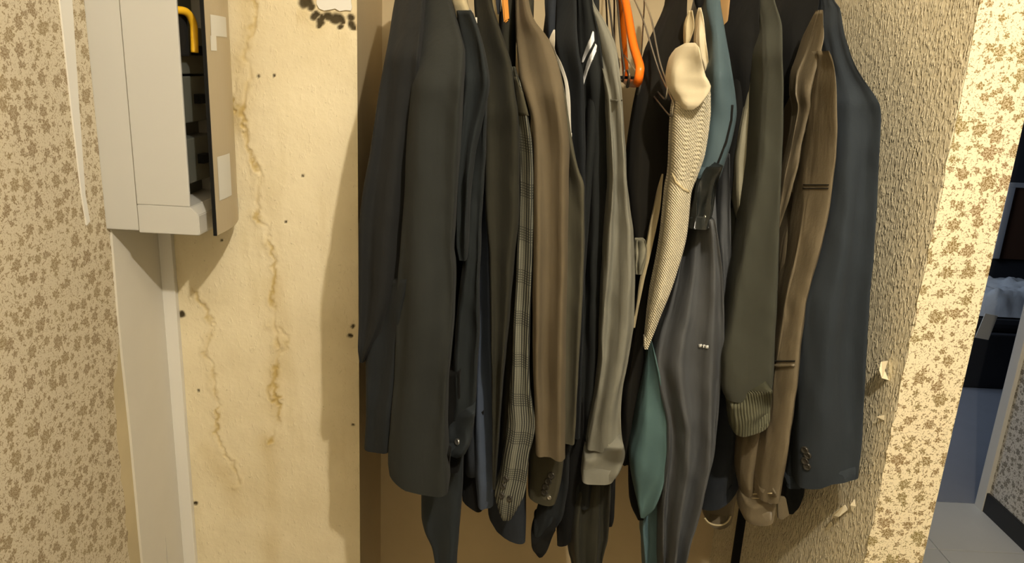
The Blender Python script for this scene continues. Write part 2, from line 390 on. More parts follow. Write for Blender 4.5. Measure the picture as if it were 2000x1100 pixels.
def body(parent, mat, px, pysh, pyhem, half, Y0=1.09, Y1=1.43, Yr=1.06, seed=0, neck_z=1.74):
    """torso of a hung garment: shoulders run front to back under the rod"""
    X = at(px, pysh, Yr).x; zs = at(px, pysh, Yr).z; zh = at(px, pyhem, 1.15).z
    neck_z = max(neck_z, zs + 0.02); yc = (Y0 + Y1) / 2; vs, fs = [], []; nu = 40
    so = Vector((seed * 3.1, X * 20, 1))
    prof = [(neck_z, 0.25, 0.5), (zs + (neck_z - zs) * 0.55, 0.5, 0.75), (zs, 0.95, 0.95)] + [(zs + (zh - zs) * t, 1.0 - 0.06 * math.sin(t * 3), 1.0 + 0.15 * t) for t in [i / 14 for i in range(1, 15)]]
    for i, (z, ky, kx) in enumerate(prof):
        for k in range(nu):
            th = 2 * math.pi * k / nu; c, s_ = math.cos(th), math.sin(th)
            yy = yc + (Y1 - Y0) / 2 * ky * math.copysign(abs(c) ** 0.7, c)
            x = X + 0.75 * half * kx * math.copysign(abs(s_) ** 0.7, s_) * (1 + 0.2 * noise.noise(Vector((yy * 14, z * 3, 0)) + so))
            vs.append((x, yy, z))
    n = len(prof)
    for i in range(n - 1):
        for k in range(nu):
            k2 = (k + 1) % nu; fs.append([i * nu + k, i * nu + k2, (i + 1) * nu + k2, (i + 1) * nu + k])
    fs.append(list(range(nu))[::-1]); fs.append([(n - 1) * nu + k for k in range(nu)])
    me = mesh_from(vs, fs, 'body'); bm = bmesh.new(); bm.from_mesh(me); bmesh.ops.recalc_face_normals(bm, faces=bm.faces[:]); bm.to_mesh(me); bm.free()
    return link('body', me, mat, parent, smooth=True)
def hit(o, x, y):
    d = ray(x, y).normalized(); r = BVH[o.name].ray_cast(O, d)
    if r[0] is None: return None, None
    n = r[1] if r[1].dot(d) < 0 else -r[1]
    return r[0], n
def band(name, host, left, right, mat, parent, off=0.0018, nc=5, sub=5):
    """a strip of trim lying on the cloth of host, between two edge lines, with its own thickness"""
    def res(pl):
        out = []
        for i in range(len(pl) - 1):
            for k in range(sub): t = k / sub; out.append((pl[i][0] + (pl[i + 1][0] - pl[i][0]) * t, pl[i][1] + (pl[i + 1][1] - pl[i][1]) * t))
        return out + [pl[-1]]
    A, B = res(left), res(right); top, bot = [], []; last = None
    for a, b in zip(A, B):
        for j in range(nc + 1):
            t = j / nc; x, y = a[0] + (b[0] - a[0]) * t, a[1] + (b[1] - a[1]) * t
            p, n = hit(host, x, y)
            if p is None: p, n = (at(x, y, last.y), Vector((0, -1, 0))) if last else (at(x, y, 1.05), Vector((0, -1, 0)))
            last = p; top.append(p + n * off); bot.append(p - n * 0.001)
    w_ = nc + 1; r = len(A); N = len(top); fs = []
    for i in range(r - 1):
        for j in range(nc):
            q = [i * w_ + j, i * w_ + j + 1, (i + 1) * w_ + j + 1, (i + 1) * w_ + j]; fs.append(q); fs.append([N + c for c in reversed(q)])
    edge = [j for j in range(w_)] + [i * w_ + nc for i in range(1, r)] + [(r - 1) * w_ + j for j in range(nc - 1, -1, -1)] + [i * w_ for i in range(r - 2, 0, -1)]
    for i in range(len(edge)): a, b = edge[i], edge[(i + 1) % len(edge)]; fs.append([a, N + a, N + b, b])
    me = mesh_from(top + bot, fs); bm = bmesh.new(); bm.from_mesh(me); bmesh.ops.recalc_face_normals(bm, faces=bm.faces[:]); bm.to_mesh(me); bm.free()
    return link(name, me, mat, parent, smooth=True)
def button_mesh():
    prof = [(0.0, 0.0018), (0.45, 0.0014), (0.62, 0.0016), (0.8, 0.0030), (0.95, 0.0026), (1.0, 0.0012), (1.0, -0.001)]
    vs, fs, n = [], [], 14
    for r, z in prof:
        for k in range(n): th = 6.28318 * k / n; vs.append((0.0062 * r * math.cos(th), 0.0062 * r * math.sin(th), z))
    for i in range(len(prof) - 1):
        for k in range(n): fs.append([i * n + k, i * n + (k + 1) % n, (i + 1) * n + (k + 1) % n, (i + 1) * n + k])
    me = mesh_from(vs, fs, 'button'); me.polygons.foreach_set('use_smooth', [True] * len(me.polygons)); return me
M['button'] = plain('dark_button', (0.035, 0.032, 0.026, 1), 0.25)
BTN = button_mesh(); BTN.materials.append(M['button'])
BTNW = BTN.copy(); BTNW.materials.clear(); BTNW.materials.append(M['steel'])
def button(host, x, y, parent, s=1.0, me=None):
    p, n = hit(host, x, y)
    if p is None: return
    o = bpy.data.objects.new('button', me or BTN); COL.objects.link(o); o.parent = parent
    o.matrix_parent_inverse = Matrix.Translation(parent.location).inverted()
    o.matrix_basis = Matrix.Translation(p) @ n.to_track_quat('Z', 'Y').to_matrix().to_4x4() @ Matrix.Scale(s, 4)
    return o

# ------------------------------------------------------------------ the setting
XL, XE, XR, XP = -0.603, -0.2637, 0.530, 0.612      # left wall, plaster edge, niche right wall, pillar outer face
YP, YB, YR = 1.25, 1.47, 0.95                         # plaster plane, niche back, pillar front
def st(o): o['kind'] = 'structure'; return o
fl = st(box('floor', (-0.7, -1.3, -0.1), (2.0, 2.72, -0.012), M['grout']))
TS = 0.33; tile_me = None; k = 0
for i in range(8):
    for j in range(12):
        x0, y0 = 1.918 - (i + 1) * TS, 2.72 - (j + 1) * TS
        if tile_me is None:
            t_ = box('tile', (0.002, 0.002, -0.012), (TS - 0.002, TS - 0.002, 0.0), M['tile'], fl, 0.0015); tile_me = t_.data
            t_.location = (x0, y0, 0)
        else:
            if not (x0 > 0.55 and y0 > 1.3): continue    # only the tiles in view beside the doorway are laid singly
            t_ = link('tile', tile_me, None, fl); t_.location = (x0, y0, 0)
st(box('ceiling', (-0.7, -1.3, 2.5), (2.0, 5.0, 2.6), M['ceil']))
st(box('wall_rear', (-0.7, -1.3, 0), (2.0, -1.2, 2.5), M['roomwall']))
wl = st(box('wall_left', (-0.7, -1.2, 0), (XL, 1.6, 2.5), M['tan_plaster']))
st(box('wall_back', (-0.7, YB, 0), (XR + 0.08, YB + 0.1, 2.5), M['back']))
# niche right wall: rough ingrain paper on the partition; its front end is papered with flowers
SPLAY = 0.055 / 0.52
wr_ = st(prism('wall_right', [(XR, YR + 0.001), (XP, YR + 0.001), (XP, 1.62), (XR - 0.67 * SPLAY, 1.62)], 2, 0, 2.5, M['ingrain']))
def sheet(name, axis, a, poly_uv, thick, mat, parent):
    """thin paper sheet: outline in the plane, UV in metres"""
    o = prism(name, poly_uv, axis, a, a + thick, mat, parent)
    ax = [i for i in range(3) if i != axis]; me = o.data; l = me.uv_layers.new(name='UVMap')
    for lp in me.loops:
        co = me.vertices[lp.vertex_index].co; l.data[lp.index].uv = (co[ax[0]] + 3, co[ax[1]] + 3)
    return o
rag = random.Random(3); pts = [(XP, 0.0), (XP, 2.5)]; z = 2.5
while z > 0:
    pts.append((XR - 0.0005 + rag.uniform(-0.0016, 0.002), z)); z -= 0.018
sheet('wallpaper', 1, YR - 0.0008, pts, 0.0012, M['floral'], wr_)
# bare plaster pier left of the niche, cracked
def pier():
    st_ = 0.0022; x0, x1, z0, z1 = XL, XE, 0.55, 1.85
    nx, nz = int((x1 - x0) / st_), int((z1 - z0) / st_)
    crack = [[(495, 0), (500, 40), (485, 80), (475, 110), (488, 150), (478, 190), (472, 225), (482, 262), (480, 285), (490, 300), (505, 330), (510, 345), (503, 380), (502, 420), (515, 440), (525, 470), (535, 500), (540, 540), (530, 560), (533, 600), (537, 640), (545, 680), (540, 720), (535, 750), (545, 790), (542, 830), (528, 862)],
             [(375, 565), (400, 600), (415, 640), (400, 690), (415, 720), (425, 800), (423, 850), (435, 880), (455, 905), (465, 945)],
             [(545, 640), (560, 660), (562, 680), (548, 690)], [(535, 745), (522, 765), (530, 785), (545, 775)], [(460, 215), (452, 190), (458, 160)]]
    streak = [[(480, 0), (470, 120), (468, 240)], [(525, 860), (528, 980), (530, 1100)], [(540, 560), (542, 700), (535, 800)], [(400, 880), (450, 940), (470, 1000)]]
    holes = [(505, 148, 2.6), (536, 147, 2.4), (433, 470, 2.0), (355, 615, 5), (388, 764, 2.5), (382, 984, 4), (590, 342, 2), (560, 432, 2), (684, 655, 4), (690, 638, 3), (690, 830, 2.2), (600, 2, 9), (592, 6, 7), (607, 14, 6), (612, 33, 5), (618, 28, 4), (625, 42, 6), (640, 32, 6), (628, 35, 5), (655, 37, 8), (663, 36, 6), (648, 38, 5), (667, 43, 4), (664, 54, 4), (684, 34, 5), (686, 48, 6), (690, 53, 5), (622, 50, 4)]
    def cv(pl): return [(at(x, y, YP).x, at(x, y, YP).z) for x, y in pl]
    cr, sk = [cv(p) for p in crack], [cv(p) for p in streak]; hl = [(at(x, y, YP).x, at(x, y, YP).z, r / 1180) for x, y, r in holes]
    def near(pls, x, z, lim):
        b = lim
        for pl in pls:
            for i in range(len(pl) - 1):
                ax, az = pl[i]; bx, bz = pl[i + 1]
                if z > max(az, bz) + lim or z < min(az, bz) - lim: continue
                dx, dz = bx - ax, bz - az; t = max(0, min(1, ((x - ax) * dx + (z - az) * dz) / (dx * dx + dz * dz)))
                b = min(b, math.hypot(x - ax - dx * t, z - az - dz * t))
        return b
    vs, fs, colr = [], [], []
    for j in range(nz + 1):
        zz = z0 + (z1 - z0) * j / nz
        for i in range(nx + 1):
            x = x0 + (x1 - x0) * i / nx
            n1 = noise.noise(Vector((x * 90, zz * 90, 0))); n2 = noise.noise(Vector((x * 40, zz * 40, 7))); n3 = noise.noise(Vector((x * 14, zz * 14, 3)))
            n4 = noise.noise(Vector((x * 210, zz * 210, 2))); d = near(cr, x + 0.006 * n1 + 0.004 * n2 + 0.003 * n4, zz + 0.005 * n2 + 0.003 * n4, 0.03); d2 = near(sk, x + 0.012 * n3, zz, 0.04)
            y = YP + 0.0016 * math.exp(-(d / 0.0022) ** 2) - 0.0016 * math.exp(-((d - 0.006) / 0.004) ** 2) * (0.5 + n2) + 0.0012 * n3
            brk = max(0.15, min(1, 0.55 + 1.6 * n3 + 0.9 * n2)); stn = (0.55 * brk * math.exp(-(d / 0.0034) ** 2) + 0.26 * math.exp(-d / 0.010) * (0.6 + 1.2 * n2)) + 0.30 * math.exp(-(d2 / 0.018) ** 2) * (0.7 + n3)
            if d >= 0.03: stn -= 0.26 * math.exp(-3) * 0.6
            dk = 0.0
            for hx, hz, hr in hl:
                if abs(x - hx) < 0.02 and abs(zz - hz) < 0.02:
                    e = math.hypot(x - hx + 0.003 * n1, (zz - hz) + 0.003 * n2)
                    if e < hr * 1.6: q = max(0, 1 - (e / (hr * 1.6)) ** 2); dk = max(dk, min(1, q * 1.6)); y += 0.003 * q
            if zz > 1.62 and x > -0.36: stn += 0.25 * min(1, (zz - 1.62) / 0.03) * (0.7 + n2)
            vs.append((x, min(y, YP + 0.0034) if i < nx else YP, zz)); colr.append((max(0, min(0.9, stn)), dk, 0, 1))
    for j in range(nz):
        for i in range(nx):
            a = j * (nx + 1) + i; fs.append([a, a + 1, a + nx + 2, a + nx + 1])
    me = mesh_from(vs, fs, 'wall_pier'); ca = me.color_attributes.new('stain', 'FLOAT_COLOR', 'POINT')
    ca.data.foreach_set('color', [c for q in colr for c in q])
    o = st(link('wall_pier', me, M['plaster'], smooth=True))
    box('pier_core', (XL, YP + 0.004, 0), (XE - 0.0003, YB, 2.5), M['plaster'], o)
    box('pier_face', (XL, YP, 1.85), (XE, YP + 0.005, 2.5), M['plaster'], o); box('pier_face', (XL, YP, 0), (XE, YP + 0.005, 0.55), M['plaster'], o)
    box('pier_edge', (XE - 0.002, YP + 0.0005, 0), (XE, YB, 2.5), M['back'], o)
    return o
wp = pier()
pp = [at(x, y, YP) for x, y in [(619, -30), (619, 8), (624, 17), (634, 21), (646, 19), (655, 17), (664, 22), (676, 20), (686, 21), (688, 14), (686, 4), (687, -30)]]
prism('filler_patch', [(p.x, p.z) for p in pp], 1, YP - 0.0025, YP + 0.002, M['whitetrim'], wp)
# left wall: worn patterned paper with a torn edge, a pale board in the corner, a batten
rag = random.Random(5); edge = []; z = 2.5
while z > 0:
    base = 1.098 if z > 1.16 else (1.098 - (1.16 - z) * 0.5 if z > 1.09 else 1.062)
    edge.append((base + rag.uniform(-0.004, 0.004), z)); z -= 0.02
sheet('wallpaper', 0, XL - 0.0004, [(-1.2, 0.0), (-1.2, 2.5)] + edge + [(edge[-1][0], 0.0)], 0.0012, M['floral_left'], wl)
bz = lambda x, y: (atX(x, y, XL).y, atX(x, y, XL).z)
bd = [(1.2485, 0.3), (1.2485, 1.337), (1.098, 1.337), (1.094, 1.2), (1.097, 1.0), (1.095, 0.8), (1.096, 0.3)]
sl = bz(318, 1040); bd += [(sl[0] - 0.006, 0.3), (sl[0] - 0.005, sl[1] - 0.09), (sl[0], sl[1]), (sl[0] + 0.004, sl[1] - 0.09), (sl[0] + 0.006, 0.3)]
st(prism('trim_1', bd, 0, XL, XL + 0.004, M['board']))
st(box('trim_2', (XL + 0.003, YP - 0.011, 0.0), (XL + 0.026, YP + 0.001, 1.60), M['whitetrim'], None, 0.0015))
sp_ = [bz(*q) for q in [(110, -60), (136, -60), (137, 0), (150, 200), (163, 380), (172, 432), (166, 440), (156, 380), (137, 220), (113, 0)]]
prism('paper_strip', sp_, 0, XL, XL + 0.003, M['whitetrim'], wl)
# torn paper on the edge of the pillar and the niche wall
def flake(px, py, pts, parent, mat):
    vs = []; X = XR - 0.002
    for (a, b, h) in pts:
        q = atX(px + a, py + b, XR); vs.append((q.x - h - max(0, q.y - YR) * SPLAY, q.y, q.z))
    n = len(vs); vs2 = [(x - 0.0008, y, z_) for x, y, z_ in vs]
    fs = [list(range(n)), [n + i for i in range(n)][::-1]] + [[i, (i + 1) % n, n + (i + 1) % n, n + i] for i in range(n)]
    return link('torn_paper', mesh_from(vs + vs2, fs), mat, parent)
M['paperwhite'] = plain('torn_paper_core', (0.80, 0.72, 0.52, 1), 0.8)
flake(1740, 705, [(0, 0, 0.0), (6, 3, 0.014), (5, 20, 0.016), (4, 35, 0.012), (0, 38, 0.0), (-1, 20, 0.004)], wr_, M['paperwhite'])
flake(1655, 1005, [(-15, 8, 0.0), (-6, 3, 0.009), (4, -4, 0.012), (10, -18, 0.004), (12, -8, 0.002), (3, 6, 0.008), (-8, 10, 0.002)], wr_, M['paperwhite'])
flake(1640, 1022, [(-13, 12, 0.0), (-3, 2, 0.004), (4, -2, 0.007), (1, 4, 0.002), (-8, 13, 0.0)], wr_, M['paperwhite'])
flake(1676, 990, [(-4, 10, 0.0), (0, -2, 0.006), (4, -14, 0.003), (3, 0, 0.001)], wr_, M['paperwhite'])
flake(1728, 815, [(-5, 6, 0.0), (0, 0, 0.008), (5, -4, 0.002), (2, 6, 0.0)], wr_, M['paperwhite'])
# hallway beyond the pillar
XH = 1.918
wh = st(box('wall_hall', (XH, -1.2, 0), (2.05, 2.70, 2.5), M['roomwall']))
sheet('wallpaper', 0, XH - 0.001, [(-1.2, 0.0), (-1.2, 2.5), (2.665, 2.5), (2.665, 0.0)], 0.0015, M['floral_hall'], wh)
st(box('baseboard_hall', (XH - 0.012, -1.2, 0.0), (XH - 0.0005, 2.665, 0.082), M['blackbase'], None, 0.002))
st(box('trim_3', (XH - 0.016, 2.662, 0), (XH + 0.05, 2.712, 2.1), M['whitetrim'], None, 0.003))
st(box('floor_far', (-0.5, 2.72, -0.1), (4.5, 5.3, 0.0), M['farfloor']))
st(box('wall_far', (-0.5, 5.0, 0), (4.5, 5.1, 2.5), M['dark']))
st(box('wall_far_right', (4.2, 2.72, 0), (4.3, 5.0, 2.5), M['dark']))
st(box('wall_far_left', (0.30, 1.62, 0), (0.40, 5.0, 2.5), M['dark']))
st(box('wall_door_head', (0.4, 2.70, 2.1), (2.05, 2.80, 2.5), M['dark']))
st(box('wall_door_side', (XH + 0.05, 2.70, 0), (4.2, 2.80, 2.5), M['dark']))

# ------------------------------------------------------------------ things: fuse box
fb = empty('fuse_box', (XL, 1.17, 1.337), 'off-white fuse box on the left wall with its smoked lid ajar', 'fuse box')
Z0, Z1 = 1.337, 2.05
box('base', (XL, 1.089, Z0 + 0.002), (-0.5535, 1.245, Z1), M['boxwhite'], fb, 0.002)
cv = box('cover', (-0.552, 1.0855, Z0 + 0.0422), (-0.4745, 1.0905, Z1), M['boxwhite'], fb, 0.0015)
box('cover_far_side', (-0.552, 1.242, Z0), (-0.4745, 1.247, Z1), M['boxwhite'], fb, 0.0015)
prism('cover_sill', [(-0.552, Z0), (-0.4635, Z0), (-0.4625, Z0 + 0.003), (-0.4625, Z0 + 0.030), (-0.468, Z0 + 0.036), (-0.4745, Z0 + 0.042), (-0.552, Z0 + 0.042)], 1, 1.0855, 1.245, M['boxwhite'], fb, 0.001)
box('inner_panel', (-0.551, 1.091, Z0 + 0.04), (-0.520, 1.242, Z1 - 0.01), M['boxdark'], fb)
for i_, zc in enumerate((1.44, 1.53, 1.60, 1.74)):
    b_ = box('breaker', (-0.522, 1.12, zc - 0.035), (-0.492, 1.235, zc + 0.032), M['boxdark'], fb, 0.002)
    box('lever', (-0.493, 1.165, zc - 0.008), (-0.482, 1.19, zc + 0.006), M['black'], b_, 0.001)
wire('cable', [(-0.485, 1.20, 1.52), (-0.478, 1.205, 1.47), (-0.482, 1.215, 1.435), (-0.50, 1.22, 1.42)], 0.0022, M['boxdark'], fb)
yk = box('meter_knob', (-0.52, 1.10, 1.590), (-0.481, 1.135, 1.655), M['black'], fb, 0.003)
wire('yellow_grip', [(-0.484, 1.094, 1.651), (-0.474, 1.115, 1.650), (-0.471, 1.128, 1.636), (-0.471, 1.129, 1.618), (-0.471, 1.127, 1.596)], 0.0055, M['yellow'], yk, 8)
# lid: slightly bowed sheet hinged at the far side, free edge swung out
lid_n = 14; vs, fs = [], []
def lidpt(t): return (-0.4375 - 0.024 * t + 0.010 * math.sin(t * math.pi) - (0.016 * max(0, t - 0.85) / 0.15), 1.085 + 0.158 * t)
for s_ in (0, 1):
    for i in range(lid_n + 1):
        t = i / lid_n; x, y = lidpt(t); zb = 1.3385 + (0.0 if t < 0.75 else 0.022 * ((t - 0.75) / 0.25) ** 2)
        vs += [(x - 0.0025 * s_, y, zb), (x - 0.0025 * s_, y, Z1)]
q = 2 * (lid_n + 1)
for i in range(lid_n):
    a = 2 * i; fs += [[a, a + 2, a + 3, a + 1], [q + a + 1, q + a + 3, q + a + 2, q + a], [a, q + a, q + a + 2, a + 2], [a + 1, a + 3, q + a + 3, q + a + 1]]
fs += [[0, 1, q + 1, q], [2 * lid_n, q + 2 * lid_n, q + 2 * lid_n + 1, 2 * lid_n + 1]]
lid = link('lid', mesh_from(vs, fs), M['lid'], fb, smooth=False)
lid['label'] = 'smoked see-through lid standing ajar'
x0, y0 = lidpt(0); box('lid_edge', (x0 - 0.004, y0 - 0.002, 1.3385), (x0 + 0.0005, y0 + 0.001, Z1), M['black'], lid)
def lidsticker(t0, t1, za, zb):
    vs = []; n = 6
    for i in range(n + 1):
        x, y = lidpt(t0 + (t1 - t0) * i / n); vs += [(x + 0.0006, y, za), (x + 0.0006, y, zb)]
    m_ = len(vs); vs += [(v[0] - 0.0005, v[1], v[2]) for v in vs]
    fs = [[2 * i, 2 * i + 2, 2 * i + 3, 2 * i + 1] for i in range(n)] + [[m_ + 2 * i + 1, m_ + 2 * i + 3, m_ + 2 * i + 2, m_ + 2 * i] for i in range(n)]
    link('sticker', mesh_from(vs, fs), M['sticker'], lid)
lidsticker(0.10, 0.42, 1.388, 1.452); lidsticker(0.12, 0.55, 1.62, 1.648); lidsticker(0.10, 0.22, 1.60, 1.62)

# ------------------------------------------------------------------ hangers and rod
rod = wire('closet_rod', [(XE - 0.02, 1.275, 1.84), (0.1, 1.275, 1.84), (XR + 0.02, 1.275, 1.84)], 0.0125, M['darksteel'], None, 16)
tag(rod, 'dark metal clothes rail running across the top of the niche', 'rail')
def hanger(name, label, mat, r, X, fp, bp, nz=1.745, hook_mat=None, bar=True, group=None):
    """hook over the rod, neck, front shoulder end fp, far end bp"""
    root = empty(name, (X, 1.275, 1.80), label, 'hanger', group)
    hk = [(X, 1.262, 1.838), (X, 1.265, 1.850), (X, 1.275, 1.8565), (X, 1.287, 1.850), (X, 1.289, 1.838), (X, 1.278, 1.81), (X, 1.275, 1.79), (X, 1.275, nz)]
    wire('hook', hk, min(r, 0.0018), hook_mat or M['steel'], root)
    fp, bp = Vector(fp), Vector(bp); nk = Vector((X, 1.275, nz))
    d1 = (fp - nk); d2 = (bp - nk)
    pts = [nk, nk + d1 * 0.33 + Vector((0, 0, 0.008)), nk + d1 * 0.7, fp + Vector((0, 0.008, 0.010))]
    if bar: pts += [fp, fp + Vector((0, 0.006, -0.010)), fp + (bp - fp) * 0.12 + Vector((0, 0, -0.014)), fp + (bp - fp) * 0.5 + Vector((0, 0, -0.014)), bp + Vector((0, -0.006, -0.010)), bp, nk + d2 * 0.7, nk + d2 * 0.33 + Vector((0, 0, 0.008)), nk]
    else: pts += [fp]
    wire('frame', pts, r, mat, root, 8, 5)
    return root
def P(x, y, Y): return tuple(at(x, y, Y))
oh = hanger('plastic_hanger', 'bright orange plastic hanger, empty, between grey shirt and cream jumper', M['orange'], 0.0062, at(1212, 0, 1.24).x, P(1249, 142, 1.07), P(1222, 146, 1.42), 1.735)
hanger('wire_hanger', 'empty thin wire hanger right of the orange hanger, its front end lowest', M['steel'], 0.0013, at(1232, 0, 1.25).x, P(1314, 212, 1.04), P(1216, 90, 1.40), 1.725, group=None)
hanger('wire_hanger', 'empty thin wire hanger ending at the cream jumper shoulder', M['steel'], 0.0013, at(1258, 15, 1.27).x, P(1303, 178, 1.05), P(1252, 120, 1.43), 1.712)
hanger('wire_hanger', 'dark wire hanger half hidden behind the orange hanger', M['darksteel'], 0.0016, at(1197, 0, 1.26).x, P(1219, 142, 1.10), P(1200, 120, 1.42), 1.74)
cl = hanger('clip_hanger', 'dark bar hanger with two steel clips below the orange hanger', M['darksteel'], 0.0016, at(1178, -20, 1.26).x, P(1208, 136, 1.13), P(1190, 110, 1.42), 1.745)
for (x, y) in ((1228, 148), (1249, 162)):
    wire('clip', [P(x - 2, y - 10, 1.125), P(x + 1, y - 2, 1.118), P(x, y + 10, 1.12), P(x - 3, y + 22, 1.13)], 0.0022, M['steel'], cl)
box('clip_bar', tuple(min(a, b) for a, b in zip(P(1205, 150, 1.14), P(1248, 156, 1.13))), tuple(max(a, b) for a, b in zip(P(1205, 150, 1.14), P(1248, 150, 1.13))), M['black'], cl)
wh_ = empty('wooden_hanger', P(985, 0, 1.2), 'amber wooden hanger arm showing above the dark olive jacket', 'hanger')
prism('arm', [(p.x, p.z) for p in [at(x, y, 1.12) for x, y in ((974, -60), (988, -60), (995, 40), (985, 47))]], 1, 1.105, 1.125, M['wood'], wh_, 0.002)
tw = empty('wooden_hanger', P(1412, 0, 1.2), 'tan wooden hanger shoulder between teal jacket and black jacket', 'hanger')
tube('arm', [(-50, 1400, 1430), (0, 1399, 1425), (40, 1403, 1421), (66, 1408, 1414)], 1.17, M['tanwood'], tw, 0.012, 0.016, folds=(1, 0), wr=0)
# ------------------------------------------------------------------ garments, left to right
G = lambda *a, **k: garment(*a, **k)
T = tube
g = G('suit_jacket', 760, 400, 'near-black charcoal jacket, leftmost on the rail, beside bare plaster', 'jacket')
T('front_panel', [(-70, 790, 832), (0, 773, 828), (60, 764, 824), (120, 753, 820), (204, 738, 814), (290, 725, 806), (400, 707, 800), (470, 703, 796), (560, 703, 784), (620, 703, 762), (670, 703, 734), (706, 703, 712)], 1.03, M['charcoal'], g, 0.03, 0.07, sh=110, folds=(1.6, .007), seed=1)
s = T('sleeve', [(540, 745, 800), (600, 732, 790), (640, 724, 786), (700, 717, 780), (800, 717, 776), (868, 714, 770)], 1.025, M['navyblack'], g, 0.03, 0.05, hem=(0, 5, 2), folds=(1.2, .004), seed=2)
body(g, M['charcoal'], 778, 210, 800, .028, Y0=1.1, Yr=1.04)
g = G('overcoat', 840, 500, 'broad dark grey overcoat with a long curved hem, second from the left', 'coat')
c2 = T('sleeve', [(-70, 815, 866), (0, 815, 879), (60, 813, 897), (105, 810, 906), (182, 804, 902), (300, 795, 896), (400, 790, 890), (495, 782, 884), (525, 779, 888), (600, 776, 886), (677, 774, 881), (750, 770, 874), (827, 764, 872), (904, 759, 875), (930, 762, 876)], 0.99, M['coat'], g, 0.04, 0.07, sh=150, neck=.24, folds=(1.1, .008), hem=(-14, 16, 24), seed=3)
T('lining_edge', [(885, 790, 880), (930, 788, 876), (952, 800, 870)], 1.02, M['black'], g, 0.01, 0.03, hem=(0, 6, 10), folds=(1, .001))
body(g, M['coat'], 850, 180, 900, .034, Y0=1.1, Yr=1.0)
g = G('trousers', 870, 1000, 'dark slate trousers hanging below the overcoat hem', 'trousers', 1.15)
T('leg', [(860, 838, 906), (960, 824, 902), (1000, 824, 899), (1030, 830, 897), (1067, 846, 894), (1130, 855, 890), (1250, 858, 888)], 1.12, M['slatedark'], g, 0.03, 0.05, folds=(1, .004), seed=4)
g = G('slim_jacket', 915, 450, 'ink-grey slim jacket with a pale shirt collar on top', 'jacket')
s = T('sleeve', [(22, 893, 921), (50, 896, 932), (80, 899, 941), (110, 903, 948), (164, 904, 955), (218, 903, 947), (300, 897, 929), (400, 893, 918), (470, 891, 915), (506, 896, 912)], 1.02, M['ink'], g, 0.028, 0.06, sh=160, neck=.12, folds=(1.3, .006), seed=5)
s = T('lower_sleeve', [(190, 908, 950), (300, 906, 948), (400, 908, 942), (480, 908, 938), (560, 898, 936), (650, 889, 935), (668, 888, 934), (720, 886, 931), (780, 886, 929), (822, 884, 926)], 1.05, M['ink'], g, 0.028, 0.05, folds=(1.2, .005), seed=6, wr=.006)
s = T('cuff', [(800, 884, 928), (830, 877, 925), (860, 874, 920), (884, 876, 912)], 1.035, M['slatedark'], g, 0.026, 0.04, hem=(-4, 0, -6), folds=(1, .003), seed=7)
button(s, 894, 863, g, .8, BTNW)
T('dark_inner_piece', [(720, 872, 900), (800, 862, 900), (870, 850, 902), (905, 845, 900), (918, 848, 896)], 1.055, M['black'], g, 0.02, 0.04, folds=(1, .002))  # plain black piece behind and left of the cuff
T('collar', [(-60, 878, 910), (0, 881, 912), (20, 885, 918), (40, 890, 922), (55, 898, 920)], 1.15, M['palecollar'], g, 0.02, 0.03, folds=(1, .001), ribs=(2, .002, 0))
T('collar_trim', [(18, 915, 920), (30, 920, 926), (45, 924, 930), (56, 928, 932)], 1.125, M['white'], g, 0.004, 0.006, folds=(1, 0), wr=0, nu=16)
body(g, M['ink'], 925, 170, 820, .022, Yr=1.02)
g = G('navy_jacket', 950, 700, 'blue-grey jacket panel with dark lining, between slim ink jacket and plaid sleeve', 'jacket')
T('front_panel', [(380, 930, 948), (440, 934, 952), (500, 935, 957), (600, 936, 961), (700, 931, 963), (800, 927, 966), (900, 928, 967), (975, 934, 965)], 1.10, M['bluegrey'], g, 0.024, 0.05, hem=(8, 10, 4), folds=(.9, .003), seed=8)
T('lining', [(800, 885, 945), (900, 899, 945), (980, 903, 943)], 1.13, M['black'], g, 0.02, 0.04, hem=(-8, 6, 12), folds=(1, .002))
body(g, M['navy'], 948, 260, 900, .018, Yr=1.1)
g = G('suit_jacket', 980, 400, 'dark olive suit jacket narrowing to a point, left of the plaid sleeve', 'jacket')
T('sleeve', [(-70, 925, 950), (0, 926, 960), (69, 932, 981), (127, 940, 999), (180, 944, 1006), (225, 945, 1012), (300, 946, 1015), (400, 948, 1015), (495, 955, 1006), (600, 958, 997), (714, 960, 986), (809, 961, 978), (955, 962, 967)], 1.055, M['olivedark'], g, 0.032, 0.05, sh=220, neck=.18, folds=(1.1, .006), seed=9)
T('shirt_collar', [(-50, 954, 968), (0, 961, 968), (25, 964, 971), (50, 969, 974)], 1.14, M['palecollar'], g, 0.006, 0.02, folds=(1, 0), nu=16)
body(g, M['olivedark'], 978, 225, 880, .022, Yr=1.06)
g = G('plaid_jacket', 1020, 600, 'grey glen-check jacket sleeve with buttoned cuff', 'jacket')
s = T('sleeve', [(130, 996, 1006), (180, 1003, 1021), (228, 1008, 1032), (300, 1012, 1041), (350, 1014, 1042), (450, 1011, 1042), (530, 1008, 1040), (640, 1002, 1035), (700, 1000, 1034), (762, 995, 1036), (790, 993, 1041), (820, 991, 1046), (850, 988, 1042), (882, 984, 1034), (933, 975, 1029), (962, 967, 1024), (985, 972, 1012), (1012, 982, 996)], 1.04, M['plaid'], g, 0.026, 0.05, sh=240, neck=.1, folds=(.9, .004), seed=10)
band('shoulder_yoke', s, [(1004, 150), (1008, 190), (1010, 226)], [(1009, 150), (1024, 190), (1033, 226)], M['tweed'], g, .0012)
for (x, y) in ((988, 936), (983, 950), (980, 968), (996, 974)): button(s, x, y, g, .8)
body(g, M['tweed'], 1022, 240, 860, .016, Yr=1.05)
